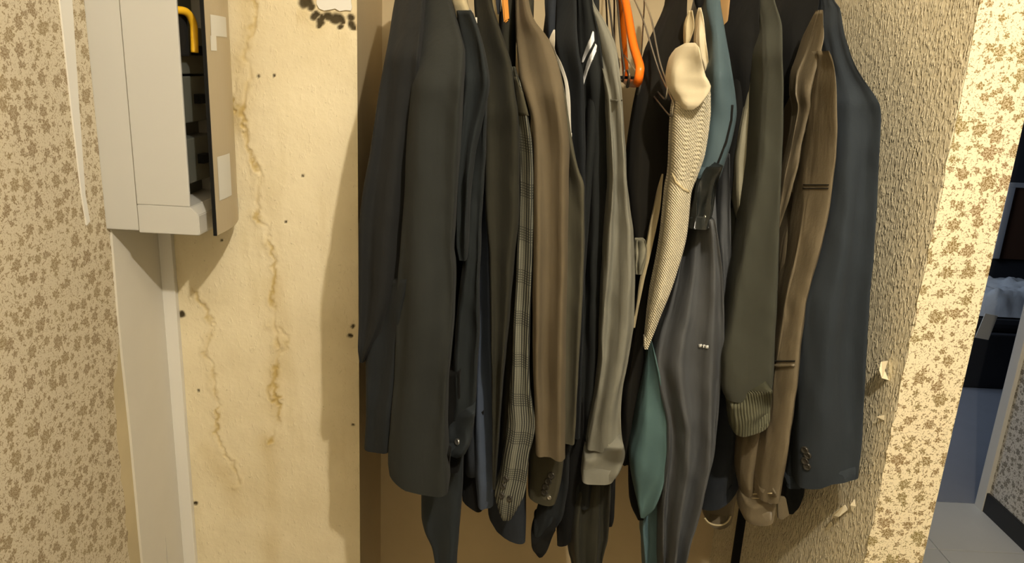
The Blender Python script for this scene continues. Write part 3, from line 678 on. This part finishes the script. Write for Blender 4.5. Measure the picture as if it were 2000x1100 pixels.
g = G('dark_navy_jacket', 990, 1010, 'dark navy jacket hem showing under the plaid cuff', 'jacket')
T('front_panel', [(560, 975, 1020), (800, 962, 1024), (930, 957, 1028), (985, 953, 1027), (1010, 954, 1027), (1036, 966, 1026)], 1.14, M['navy'], g, 0.03, 0.08, hem=(-12, 8, 16), folds=(.8, .004), seed=11)
g = G('brown_jacket', 1075, 450, 'brown suit jacket in the middle of the rail, right of the plaid sleeve', 'jacket')
s = T('sleeve', [(-70, 1006, 1026), (0, 1007, 1033), (36, 1007, 1042), (80, 1008, 1073), (145, 1014, 1095), (190, 1026, 1102), (236, 1037, 1107), (291, 1040, 1112), (364, 1041, 1110), (500, 1040, 1108), (700, 1041, 1105), (800, 1044, 1104), (876, 1045, 1103)], 1.02, M['brown'], g, 0.036, 0.06, sh=200, neck=.22, folds=(1.3, .009), hem=(2, 4, 12), seed=12)
T('front_panel', [(120, 1072, 1090), (180, 1080, 1103), (291, 1088, 1120), (330, 1092, 1130), (364, 1094, 1141), (450, 1095, 1141), (600, 1098, 1136), (700, 1098, 1130), (800, 1098, 1125), (858, 1098, 1122)], 1.055, M['olive'], g, 0.025, 0.06, hem=(0, 2, 3), folds=(.9, .004), seed=13)
body(g, M['olive'], 1085, 200, 840, .026, Yr=1.03)
g = G('olive_jacket', 1065, 930, 'olive jacket cuff with four shiny buttons below the brown sleeve', 'jacket')
s = T('sleeve', [(780, 1040, 1102), (890, 1033, 1101), (920, 1032, 1098), (950, 1031, 1091), (968, 1032, 1084)], 1.09, M['tweed'], g, 0.028, 0.05, hem=(-6, 8, 8), folds=(.8, .002), seed=14)
for (x, y) in ((1077, 929), (1071, 940), (1066, 951), (1064, 961)): button(s, x, y, g, .95)
p_, n_ = hit(s, 1075, 976) if hit(s, 1075, 976)[0] else hit(s, 1072, 968)
button(s, 1073, 972, g, .6, BTNW)
g = G('black_jacket', 1080, 1020, 'black jacket with a rolled cuff hanging below the olive cuff', 'jacket')
s = T('sleeve', [(860, 1072, 1112), (940, 1064, 1110), (980, 1058, 1104), (1010, 1049, 1098), (1040, 1042, 1080)], 1.10, M['navyblack'], g, 0.026, 0.05, hem=(0, 10, -16), folds=(.9, .005), seed=15)
T('cuff', [(1028, 1044, 1086), (1042, 1040, 1079), (1060, 1038, 1072), (1076, 1043, 1064)], 1.092, M['black'], g, 0.028, 0.05, hem=(-6, 4, -2), folds=(.7, .003), seed=16, wr=.006)
T('front_panel', [(780, 1106, 1140), (861, 1100, 1140), (950, 1096, 1138), (1020, 1090, 1130), (1054, 1088, 1122)], 1.13, M['black'], g, 0.025, 0.06, hem=(6, 0, -14), folds=(1, .004), seed=17)
g = G('piped_jacket', 1110, 120, 'dark jacket with a white piped edge, right of the brown jacket', 'jacket')
s = T('sleeve', [(-70, 1083, 1122), (0, 1083, 1125), (60, 1082, 1127), (100, 1086, 1131), (150, 1095, 1139), (200, 1104, 1141), (250, 1110, 1142), (330, 1118, 1143), (420, 1122, 1143), (600, 1120, 1140), (850, 1110, 1132)], 1.10, M['navyblack'], g, 0.03, 0.05, sh=120, neck=.12, folds=(1, .005), seed=18)
T('white_piping', [(58, 1081, 1084), (80, 1072, 1084), (98, 1078, 1083), (106, 1083, 1087), (120, 1088, 1095), (140, 1096, 1103), (165, 1103, 1110), (200, 1106, 1114), (240, 1110, 1115), (282, 1114, 1117)], 1.055, M['white'], g, 0.006, 0.02, folds=(1, 0), wr=0, nu=20)
T('collar', [(-50, 1066, 1088), (0, 1064, 1086), (40, 1066, 1084), (90, 1070, 1082)], 1.14, M['navy'], g, 0.012, 0.03, folds=(1, .002))
body(g, M['navyblack'], 1118, 200, 840, .018, Yr=1.08)
g = G('track_jacket', 1155, 300, 'black track jacket with two white shoulder stripes', 'jacket')
s = T('sleeve', [(-70, 1128, 1160), (0, 1126, 1156), (60, 1128, 1168), (120, 1132, 1176), (160, 1134, 1184), (220, 1138, 1190), (300, 1141, 1194), (400, 1142, 1194), (500, 1140, 1188), (600, 1138, 1182), (700, 1135, 1178), (800, 1131, 1170), (900, 1124, 1166), (980, 1118, 1160)], 1.12, M['trackblack'], g, 0.03, 0.05, sh=150, neck=.1, folds=(1.6, .009), seed=19, wr=.006)
band('sleeve_stripe', s, [(1158, 62), (1152, 80), (1144, 98), (1139, 114), (1138, 122)], [(1160, 64), (1161, 80), (1153, 96), (1145, 110), (1139, 123)], M['whiteprint'], g)
band('sleeve_stripe', s, [(1164, 86), (1156, 103), (1148, 122), (1142, 144), (1137, 172)], [(1166, 89), (1165, 100), (1157, 118), (1148, 140), (1138, 173)], M['whiteprint'], g)
body(g, M['trackblack'], 1160, 200, 860, .016, Yr=1.11)
g = G('grey_shirt', 1200, 500, 'light grey cotton shirt with a buttoned cuff hanging forward', 'shirt')
s = T('sleeve', [(-70, 1128, 1150), (0, 1138, 1157), (47, 1152, 1182), (102, 1164, 1204), (150, 1176, 1210), (196, 1185, 1214), (291, 1188, 1220), (350, 1189, 1223), (400, 1186, 1228), (452, 1182, 1236), (532, 1177, 1238), (623, 1173, 1237), (700, 1170, 1226), (750, 1166, 1216), (800, 1157, 1211), (850, 1149, 1214), (872, 1146, 1217)], 1.06, M['shirt'], g, 0.03, 0.05, sh=200, neck=.17, folds=(1.3, .009), seed=20, wr=.006)
band('shoulder_seam', s, [(1186, 194), (1186, 197)], [(1213, 195), (1213, 198)], M['shirt'], g, .0015)
s = T('cuff', [(864, 1145, 1216), (880, 1143, 1219), (905, 1139, 1212), (926, 1136, 1198)], 1.055, M['shirt'], g, 0.033, 0.05, hem=(6, 8, 2), folds=(.7, .004), seed=21)
band('cuff_seam', s, [(1146, 868), (1145, 871)], [(1190, 868), (1190, 871)], M['paleshirt'], g, .0012)
g = G('joggers', 1150, 1000, 'dark satin joggers gathered below the grey shirt cuff', 'trousers', 1.14)
T('leg', [(840, 1146, 1190), (900, 1136, 1192), (940, 1124, 1192), (1000, 1112, 1190), (1050, 1107, 1186), (1072, 1109, 1180), (1090, 1114, 1176), (1130, 1118, 1172), (1250, 1122, 1168)], 1.115, M['satin'], g, 0.03, 0.06, folds=(2.2, .012), seed=22, nu=60)
T('side_panel', [(840, 1178, 1204), (950, 1176, 1201), (1010, 1178, 1199), (1026, 1184, 1195)], 1.13, M['black'], g, 0.02, 0.04, folds=(1, .003))
g = G('dark_coat_and_shade', 1270, 400, 'dark brown coat behind the cream jumper, black collar, long panel standing in for sleeve shade', 'coat')
T('front_panel', [(-70, 1312, 1342), (0, 1306, 1340), (40, 1290, 1338), (70, 1275, 1336), (100, 1262, 1333), (160, 1250, 1330), (215, 1238, 1332), (300, 1226, 1330), (350, 1224, 1322), (400, 1226, 1314), (450, 1232, 1307), (500, 1236, 1300), (550, 1236, 1290), (600, 1236, 1280), (650, 1230, 1270), (690, 1222, 1264), (750, 1212, 1258), (820, 1211, 1248), (870, 1212, 1238), (905, 1215, 1228)], 1.15, M['darkbrown'], g, 0.03, 0.05, sh=230, neck=.08, folds=(1.2, .008), seed=23)  # long dark panel also stands in for shade on the jumper sleeve
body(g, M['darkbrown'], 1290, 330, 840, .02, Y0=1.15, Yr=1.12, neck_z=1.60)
g = G('cream_jumper', 1340, 300, 'cream ribbed knit jumper catching the light', 'jumper')
s = T('sleeve', [(165, 1330, 1382), (185, 1322, 1385), (215, 1316, 1385), (240, 1314, 1383), (300, 1312, 1374), (340, 1310, 1360), (376, 1304, 1347), (420, 1300, 1343), (460, 1296, 1338), (533, 1284, 1318), (613, 1268, 1289), (680, 1258, 1265)], 1.045, M['knit'], g, 0.035, 0.05, folds=(.6, .002), wr=.002, seed=24, nv=240, ribs=(62, .0017, .12, .36), nu=60, skew=0.0, )
band('sleeve_seam', s, [(1313, 336), (1320, 352), (1334, 366), (1346, 372)], [(1313, 340), (1319, 357), (1333, 371), (1345, 377)], M['palecollar'], g, .0012, 2)
T('hood', [(84, 1342, 1356), (90, 1332, 1361), (100, 1322, 1364), (115, 1313, 1367), (150, 1307, 1376), (165, 1307, 1385), (172, 1308, 1386), (185, 1316, 1379), (203, 1326, 1366), (214, 1334, 1352)], 1.02, M['cream'], g, 0.032, 0.05, folds=(.5, .002), wr=.002, seed=25, ribs=(9, .0009, 0.02))
T('shoulder_fold', [(15, 1365, 1369), (40, 1360, 1374), (80, 1358, 1378), (110, 1363, 1382), (130, 1372, 1384), (140, 1376, 1381)], 1.10, M['cream'], g, 0.015, 0.03, folds=(.8, .004))
T('neck_fold', [(20, 1346, 1352), (50, 1337, 1356), (75, 1336, 1350), (90, 1337, 1343)], 1.12, M['palecollar'], g, 0.01, 0.02, folds=(.8, .003))
T('lit_sleeve_edge', [(340, 1293, 1295), (372, 1284, 1292), (400, 1278, 1290), (450, 1267, 1281), (500, 1259, 1270), (560, 1248, 1256), (640, 1236, 1240)], 1.105, M['palecollar'], g, 0.008, 0.02, folds=(.6, .001), nu=24)  # lit edge of the jumper sleeve, made as a separate pale strip
T('turned_cuff', [(468, 1241, 1260), (485, 1239, 1263), (510, 1239, 1260), (535, 1241, 1254)], 1.11, M['paleshirt'], g, 0.015, 0.02, folds=(1.5, .004), wr=.006)
g = G('teal_jacket', 1410, 220, 'teal-blue padded jacket with a gathered black cuff, beside the cream jumper', 'jacket')
s = T('sleeve', [(-70, 1382, 1402), (0, 1377, 1403), (40, 1381, 1409), (80, 1387, 1416), (120, 1386, 1423), (150, 1384, 1428), (180, 1382, 1433), (215, 1380, 1436), (270, 1372, 1427), (310, 1364, 1414), (345, 1354, 1402)], 1.07, M['teal'], g, 0.034, 0.05, sh=150, neck=.16, folds=(.6, .004), seed=26, skew=0.004)
band('side_piping', s, [(1428, 205), (1426, 235), (1416, 276), (1404, 308), (1396, 328)], [(1431, 205), (1429, 235), (1419, 277), (1407, 310), (1399, 330)], M['black'], g, .002, 2)
s2 = T('cuff', [(322, 1360, 1409), (340, 1355, 1403), (360, 1351, 1398), (390, 1348, 1393), (420, 1345, 1388), (440, 1344, 1382)], 1.052, M['cuffblack'], g, 0.04, 0.05, hem=(2, 3, 0), folds=(1.6, .007), wr=.014, seed=27)
button(s2, 1377, 424, g, .45, BTNW)
T('collar', [(-60, 1358, 1378), (0, 1358, 1374), (18, 1362, 1368)], 1.17, M['black'], g, 0.01, 0.02, folds=(1, .001))
s3 = T('lower_panel', [(660, 1267, 1271), (720, 1258, 1286), (760, 1252, 1293), (800, 1246, 1299), (850, 1237, 1304), (885, 1230, 1304), (910, 1231, 1301), (950, 1238, 1292), (985, 1246, 1276), (1010, 1251, 1258)], 1.10, M['tealgreen'], g, 0.026, 0.05, folds=(.7, .006), seed=28)
T('lining_edge', [(880, 1228, 1240), (940, 1229, 1248), (980, 1231, 1252), (1015, 1246, 1257)], 1.125, M['black'], g, 0.012, 0.03, folds=(1, .001))
body(g, M['slate'], 1405, 215, 500, .02, Yr=1.08)
g = G('light_blue_trousers', 1272, 1030, 'pale blue-grey trouser leg below the teal panel', 'trousers', 1.15)
T('leg', [(880, 1272, 1300), (930, 1262, 1300), (1000, 1254, 1296), (1040, 1252, 1294), (1065, 1255, 1290), (1130, 1258, 1286), (1250, 1262, 1282)], 1.14, M['skyteal'], g, 0.024, 0.04, folds=(1.1, .006), wr=.007, seed=29)
g = G('slate_softshell', 1350, 700, 'slate softshell jacket with tiny white printed letters', 'jacket')
s = T('sleeve', [(425, 1338, 1392), (470, 1330, 1400), (530, 1320, 1408), (600, 1302, 1411), (660, 1284, 1412), (700, 1278, 1411), (740, 1284, 1406), (780, 1292, 1402), (830, 1301, 1398), (880, 1300, 1392), (930, 1295, 1381), (980, 1290, 1368), (1040, 1290, 1348), (1100, 1290, 1334), (1200, 1290, 1328)], 1.075, M['slate'], g, 0.04, 0.06, folds=(2.3, .015), wr=.006, seed=33, nu=80)
T('back_sleeve', [(300, 1408, 1424), (360, 1398, 1424), (450, 1396, 1424), (530, 1400, 1426), (640, 1402, 1420), (720, 1402, 1412)], 1.10, M['slate'], g, 0.024, 0.05, folds=(1, .005), seed=31)
def glyph(host, x, y, w_, h_, segs):
    for (x0, y0, x1, y1) in segs:
        band('printed_letter', host, [(x + x0 * w_, y + y0 * h_), (x + x0 * w_, y + y1 * h_)], [(x + x1 * w_, y + y0 * h_), (x + x1 * w_, y + y1 * h_)], M['whiteprint'], g, .0012, 1, 1)
EIGHT = [(0, 0, .42, 1), (.58, 0, 1, 1), (.3, 0, .7, .2), (.3, .4, .7, .6), (.3, .8, .7, 1)]
glyph(s, 1366, 672.5, 4.6, 5.6, EIGHT); glyph(s, 1372.3, 673.5, 5, 5.6, [(0, 0, 1, .36), (.3, .3, .72, 1)]); glyph(s, 1379, 674.8, 4.6, 5.6, EIGHT)
body(g, M['slate'], 1395, 430, 850, .03, Yr=1.1)
g = G('navy_hoodie', 1410, 900, 'navy cloth garment low between softshell and leather jacket', 'jacket', 1.15)
T('front_panel', [(700, 1392, 1418), (790, 1384, 1425), (830, 1379, 1438), (880, 1372, 1441), (930, 1368, 1442), (960, 1366, 1440), (978, 1365, 1430)], 1.145, M['navy'], g, 0.03, 0.06, hem=(8, 4, -14), folds=(.8, .006), seed=32)
g = G('black_jacket', 1450, 250, 'black jacket with a pale grey strip, left of the olive sweatshirt', 'jacket')
T('sleeve', [(-70, 1426, 1482), (0, 1418, 1480), (40, 1412, 1480), (80, 1411, 1482), (150, 1422, 1482), (220, 1430, 1480), (300, 1426, 1476), (400, 1422, 1466), (480, 1422, 1456), (560, 1418, 1442), (640, 1412, 1430)], 1.11, M['black'], g, 0.026, 0.06, sh=120, neck=.11, folds=(1.4, .007), seed=34)
T('pale_strip', [(125, 1469, 1474), (160, 1462, 1475), (200, 1454, 1474), (262, 1443, 1470), (320, 1435, 1469), (370, 1434, 1464), (400, 1436, 1458), (430, 1441, 1453), (458, 1445, 1448)], 1.085, M['paleshirt'], g, 0.014, 0.03, folds=(.7, .004), seed=35)  # pale grey strip lying in front of the black sleeve
body(g, M['black'], 1450, 160, 860, .022, Yr=1.1)
g = G('sweatshirt', 1480, 450, 'olive grey sweatshirt sleeve with a ribbed cuff', 'sweatshirt')
T('sleeve', [(-70, 1462, 1496), (0, 1472, 1506), (55, 1480, 1520), (115, 1482, 1522), (200, 1478, 1523), (300, 1472, 1521), (364, 1464, 1519), (477, 1446, 1516), (568, 1431, 1513), (634, 1420, 1510), (695, 1410, 1508), (746, 1410, 1505), (770, 1416, 1503)], 1.03, M['sweat'], g, 0.036, 0.06, sh=130, neck=.18, folds=(.6, .004), hem=(4, 4, -8), seed=36)
T('cuff', [(756, 1414, 1504), (775, 1420, 1503), (790, 1424, 1501), (815, 1428, 1500), (828, 1431, 1498)], 1.024, M['sweatrib'], g, 0.036, 0.05, hem=(12, 8, -8), folds=(1, .003), seed=37, ribs=None)
body(g, M['sweat'], 1500, 130, 780, .022, Yr=1.06)
g = G('leather_jacket', 1560, 600, 'brown leather jacket with stitched cuffs, left of the navy blazer', 'jacket')
s = T('sleeve', [(100, 1586, 1610), (130, 1584, 1619), (170, 1582, 1622), (218, 1578, 1624), (270, 1575, 1624), (327, 1570, 1622), (400, 1563, 1613), (448, 1556, 1604), (514, 1545, 1584), (568, 1532, 1572), (640, 1522, 1562), (714, 1509, 1554), (790, 1500, 1544), (875, 1486, 1533), (930, 1480, 1524), (966, 1478, 1518)], 1.015, M['leather'], g, 0.034, 0.05, sh=170, neck=.06, folds=(.8, .006), seed=38, wr=.006)
for ya, xa, xb in ((361, 1570, 1619), (368, 1569, 1618)): band('stitched_seam', s, [(xa, ya - 1), (xa, ya + 1)], [(xb, ya - 1), (xb, ya + 1)], M['darkbrown'], g, .0012, 8, 1)
band('stitched_seam', s, [(1511, 704), (1511, 707)], [(1553, 704), (1553, 707)], M['darkbrown'], g, .0012, 8, 1)
band('sleeve_patch_edge', s, [(1510, 712), (1510, 718)], [(1553, 711), (1553, 716)], M['leather'], g, .003, 8, 1)
T('lapel', [(20, 1597, 1606), (60, 1582, 1606), (110, 1564, 1600), (150, 1551, 1592), (180, 1550, 1586), (210, 1556, 1582), (250, 1550, 1572), (300, 1540, 1560), (350, 1528, 1546), (400, 1520, 1534), (450, 1514, 1520)], 1.055, M['leather'], g, 0.02, 0.03, folds=(1.2, .010), seed=39)
T('inner_fold', [(380, 1546, 1564), (420, 1538, 1562), (480, 1524, 1552), (560, 1517, 1540), (640, 1511, 1526), (700, 1508, 1514)], 1.06, M['leather'], g, 0.016, 0.03, folds=(.7, .003), seed=40)
T('collar', [(-70, 1540, 1600), (0, 1526, 1598), (40, 1518, 1590), (100, 1522, 1575), (200, 1522, 1566), (300, 1522, 1556), (400, 1520, 1550), (500, 1518, 1535)], 1.14, M['black'], g, 0.02, 0.06, sh=100, neck=.1, folds=(1, .006), seed=41)
T('front_panel', [(800, 1452, 1492), (860, 1446, 1488), (920, 1442, 1482), (966, 1450, 1480)], 1.06, M['leather'], g, 0.022, 0.04, folds=(.9, .005), seed=42)
sc_ = T('cuff', [(955, 1456, 1512), (966, 1455, 1514), (980, 1453, 1513), (1000, 1449, 1510), (1006, 1450, 1508)], 1.03, M['leather'], g, 0.028, 0.05, hem=(0, 8, 2), folds=(.5, .001), wr=.002, seed=43)
band('stitched_seam', sc_, [(1462, 965), (1462, 967)], [(1508, 963), (1508, 965)], M['palecollar'], g, .001, 8, 1)
band('stitched_seam', sc_, [(1468, 973), (1468, 975)], [(1508, 972), (1508, 974)], M['palecollar'], g, .001, 8, 1)
button(sc_, 1505, 981, g, .55, BTNW)
sr = T('far_cuff', [(930, 1420, 1446), (960, 1396, 1440), (980, 1378, 1434), (1000, 1375, 1431), (1014, 1377, 1427)], 1.17, M['leather'], g, 0.024, 0.04, hem=(-2, 12, -2), folds=(.5, .001), wr=.002, seed=44)
rimp = [P(x, y, 1.145 - 0.0) for x, y in ((1376, 1012), (1384, 1021), (1398, 1026), (1412, 1025), (1422, 1018), (1427, 1008))]
wire('cuff_rim', rimp, 0.0016, M['palecollar'], g)
prism('cuff_tab', [(p.x, p.z) for p in [at(x, y, 1.025) for x, y in ((1517, 972), (1522, 968), (1533, 970), (1540, 1004), (1526, 1013), (1518, 1010))]], 1, 1.02, 1.026, M['leather'], g, 0.001)
body(g, M['leather'], 1575, 170, 700, .02, Yr=1.1)
g = G('navy_blazer', 1640, 500, 'navy blazer, rightmost on the rail beside the rough wall', 'blazer')
s = T('sleeve', [(-60, 1596, 1610), (0, 1598, 1622), (18, 1598, 1634), (60, 1600, 1641), (90, 1606, 1650), (120, 1612, 1661), (150, 1618, 1677), (180, 1621, 1698), (205, 1622, 1712), (225, 1622, 1715), (300, 1620, 1712), (400, 1612, 1708), (500, 1590, 1701), (600, 1566, 1693), (680, 1560, 1688), (740, 1556, 1686), (850, 1556, 1680), (925, 1557, 1673)], 0.99, M['blazer'], g, 0.03, 0.06, sh=200, neck=.24, folds=(1.0, .008), hem=(20, 8, 2), seed=45, wr=.005)
T('front_panel', [(560, 1572, 1620), (680, 1556, 1600), (760, 1549, 1590), (850, 1542, 1575), (930, 1536, 1566), (946, 1535, 1562)], 1.03, M['blazer'], g, 0.02, 0.04, folds=(.5, .002), hem=(2, 2, 2), seed=46)
T('lining', [(900, 1530, 1574), (960, 1530, 1568), (985, 1534, 1558), (1002, 1538, 1548)], 1.12, M['navyblack'], g, 0.02, 0.04, folds=(.8, .002))
for (x, y) in ((1573, 879), (1578, 889), (1573, 900), (1577, 911)): button(s, x, y, g, .95)
body(g, M['blazer'], 1640, 200, 880, .026, Yr=1.05, Y1=1.40)
# ------------------------------------------------------------------ small things
pole = wire('dark_pole', [P(1446, 1050, 1.34)[:2] + (0.0,), P(1446, 1050, 1.34)[:2] + (0.5,), P(1446, 1050, 1.34)[:2] + (0.78,)], 0.0115, M['black'], None, 16)
tag(pole, 'dark narrow pole standing in the back corner below the leather jacket', 'pole')
# far room: dark bed with a pale crumpled blanket and a paper, blue-lit frame on the wall
bed = empty('bed', (2.95, 4.2, 0), 'dark low bed in the unlit far room beyond the pillar', 'bed')
box('frame', (2.42, 3.95, 0.0), (4.0, 4.9, 0.32), M['dark'], bed, 0.01)
box('mattress', (2.45, 3.98, 0.32), (3.98, 4.88, 0.40), M['dark'], bed, 0.03)
vs, fs = [], []; NX, NY = 40, 30
for j in range(NY + 1):
    for i in range(NX + 1):
        x, y = 2.50 + 0.75 * i / NX, 4.0 + 0.6 * j / NY; e = min(i, NX - i, j, NY - j) / 5
        h = 0.13 * min(1, e) * (0.75 + 0.5 * noise.noise(Vector((x * 5, y * 5, 0))) + 0.35 * abs(noise.noise(Vector((x * 14, y * 14, 3)))))
        vs.append((x + 0.01 * noise.noise(Vector((x * 9, y * 9, 8))), y, 0.402 + max(0.004, h)))
for j in range(NY):
    for i in range(NX): a = j * (NX + 1) + i; fs.append([a, a + 1, a + NX + 2, a + NX + 1])
M['blanket'] = cloth('pale_blanket', (0.55, 0.58, 0.60, 1))
bl = link('blanket', mesh_from(vs, fs), M['blanket'], None, True); tag(bl, 'crumpled pale blanket lying on the dark bed', 'blanket')
nt = prism('paper_note', [(2.545, 0.30), (2.62, 0.29), (2.64, 0.43), (2.57, 0.44)], 1, 3.938, 3.942, M['sticker']); tag(nt, 'small white paper hanging off the bed edge', 'paper')
fr = empty('picture_frame', (2.9, 4.99, 1.0), 'pale framed panel on the dark far wall beyond the pillar', 'frame')
fx0, fx1, fz0, fz1 = at(1938, 505, 4.97).x, at(1938, 505, 4.97).x + 0.55, at(1938, 505, 4.97).z, at(1957, 365, 4.97).z
M['bluewhite'] = plain('pale_blue_frame', (0.45, 0.48, 0.52, 1), 0.5)
M['browndoor'] = plain('brown_panel', (0.10, 0.05, 0.03, 1), 0.5)
box('stile', (fx0, 4.965, fz0), (fx0 + 0.045, 4.998, fz1), M['bluewhite'], fr, 0.003); box('stile', (fx1, 4.965, fz0), (fx1 + 0.045, 4.998, fz1), M['bluewhite'], fr, 0.003)
box('rail', (fx0, 4.966, fz1), (fx1 + 0.045, 4.998, fz1 + 0.03), M['bluewhite'], fr, 0.003)
box('panel', (fx0 + 0.045, 4.98, fz0), (fx1, 4.996, fz1), M['browndoor'], fr)
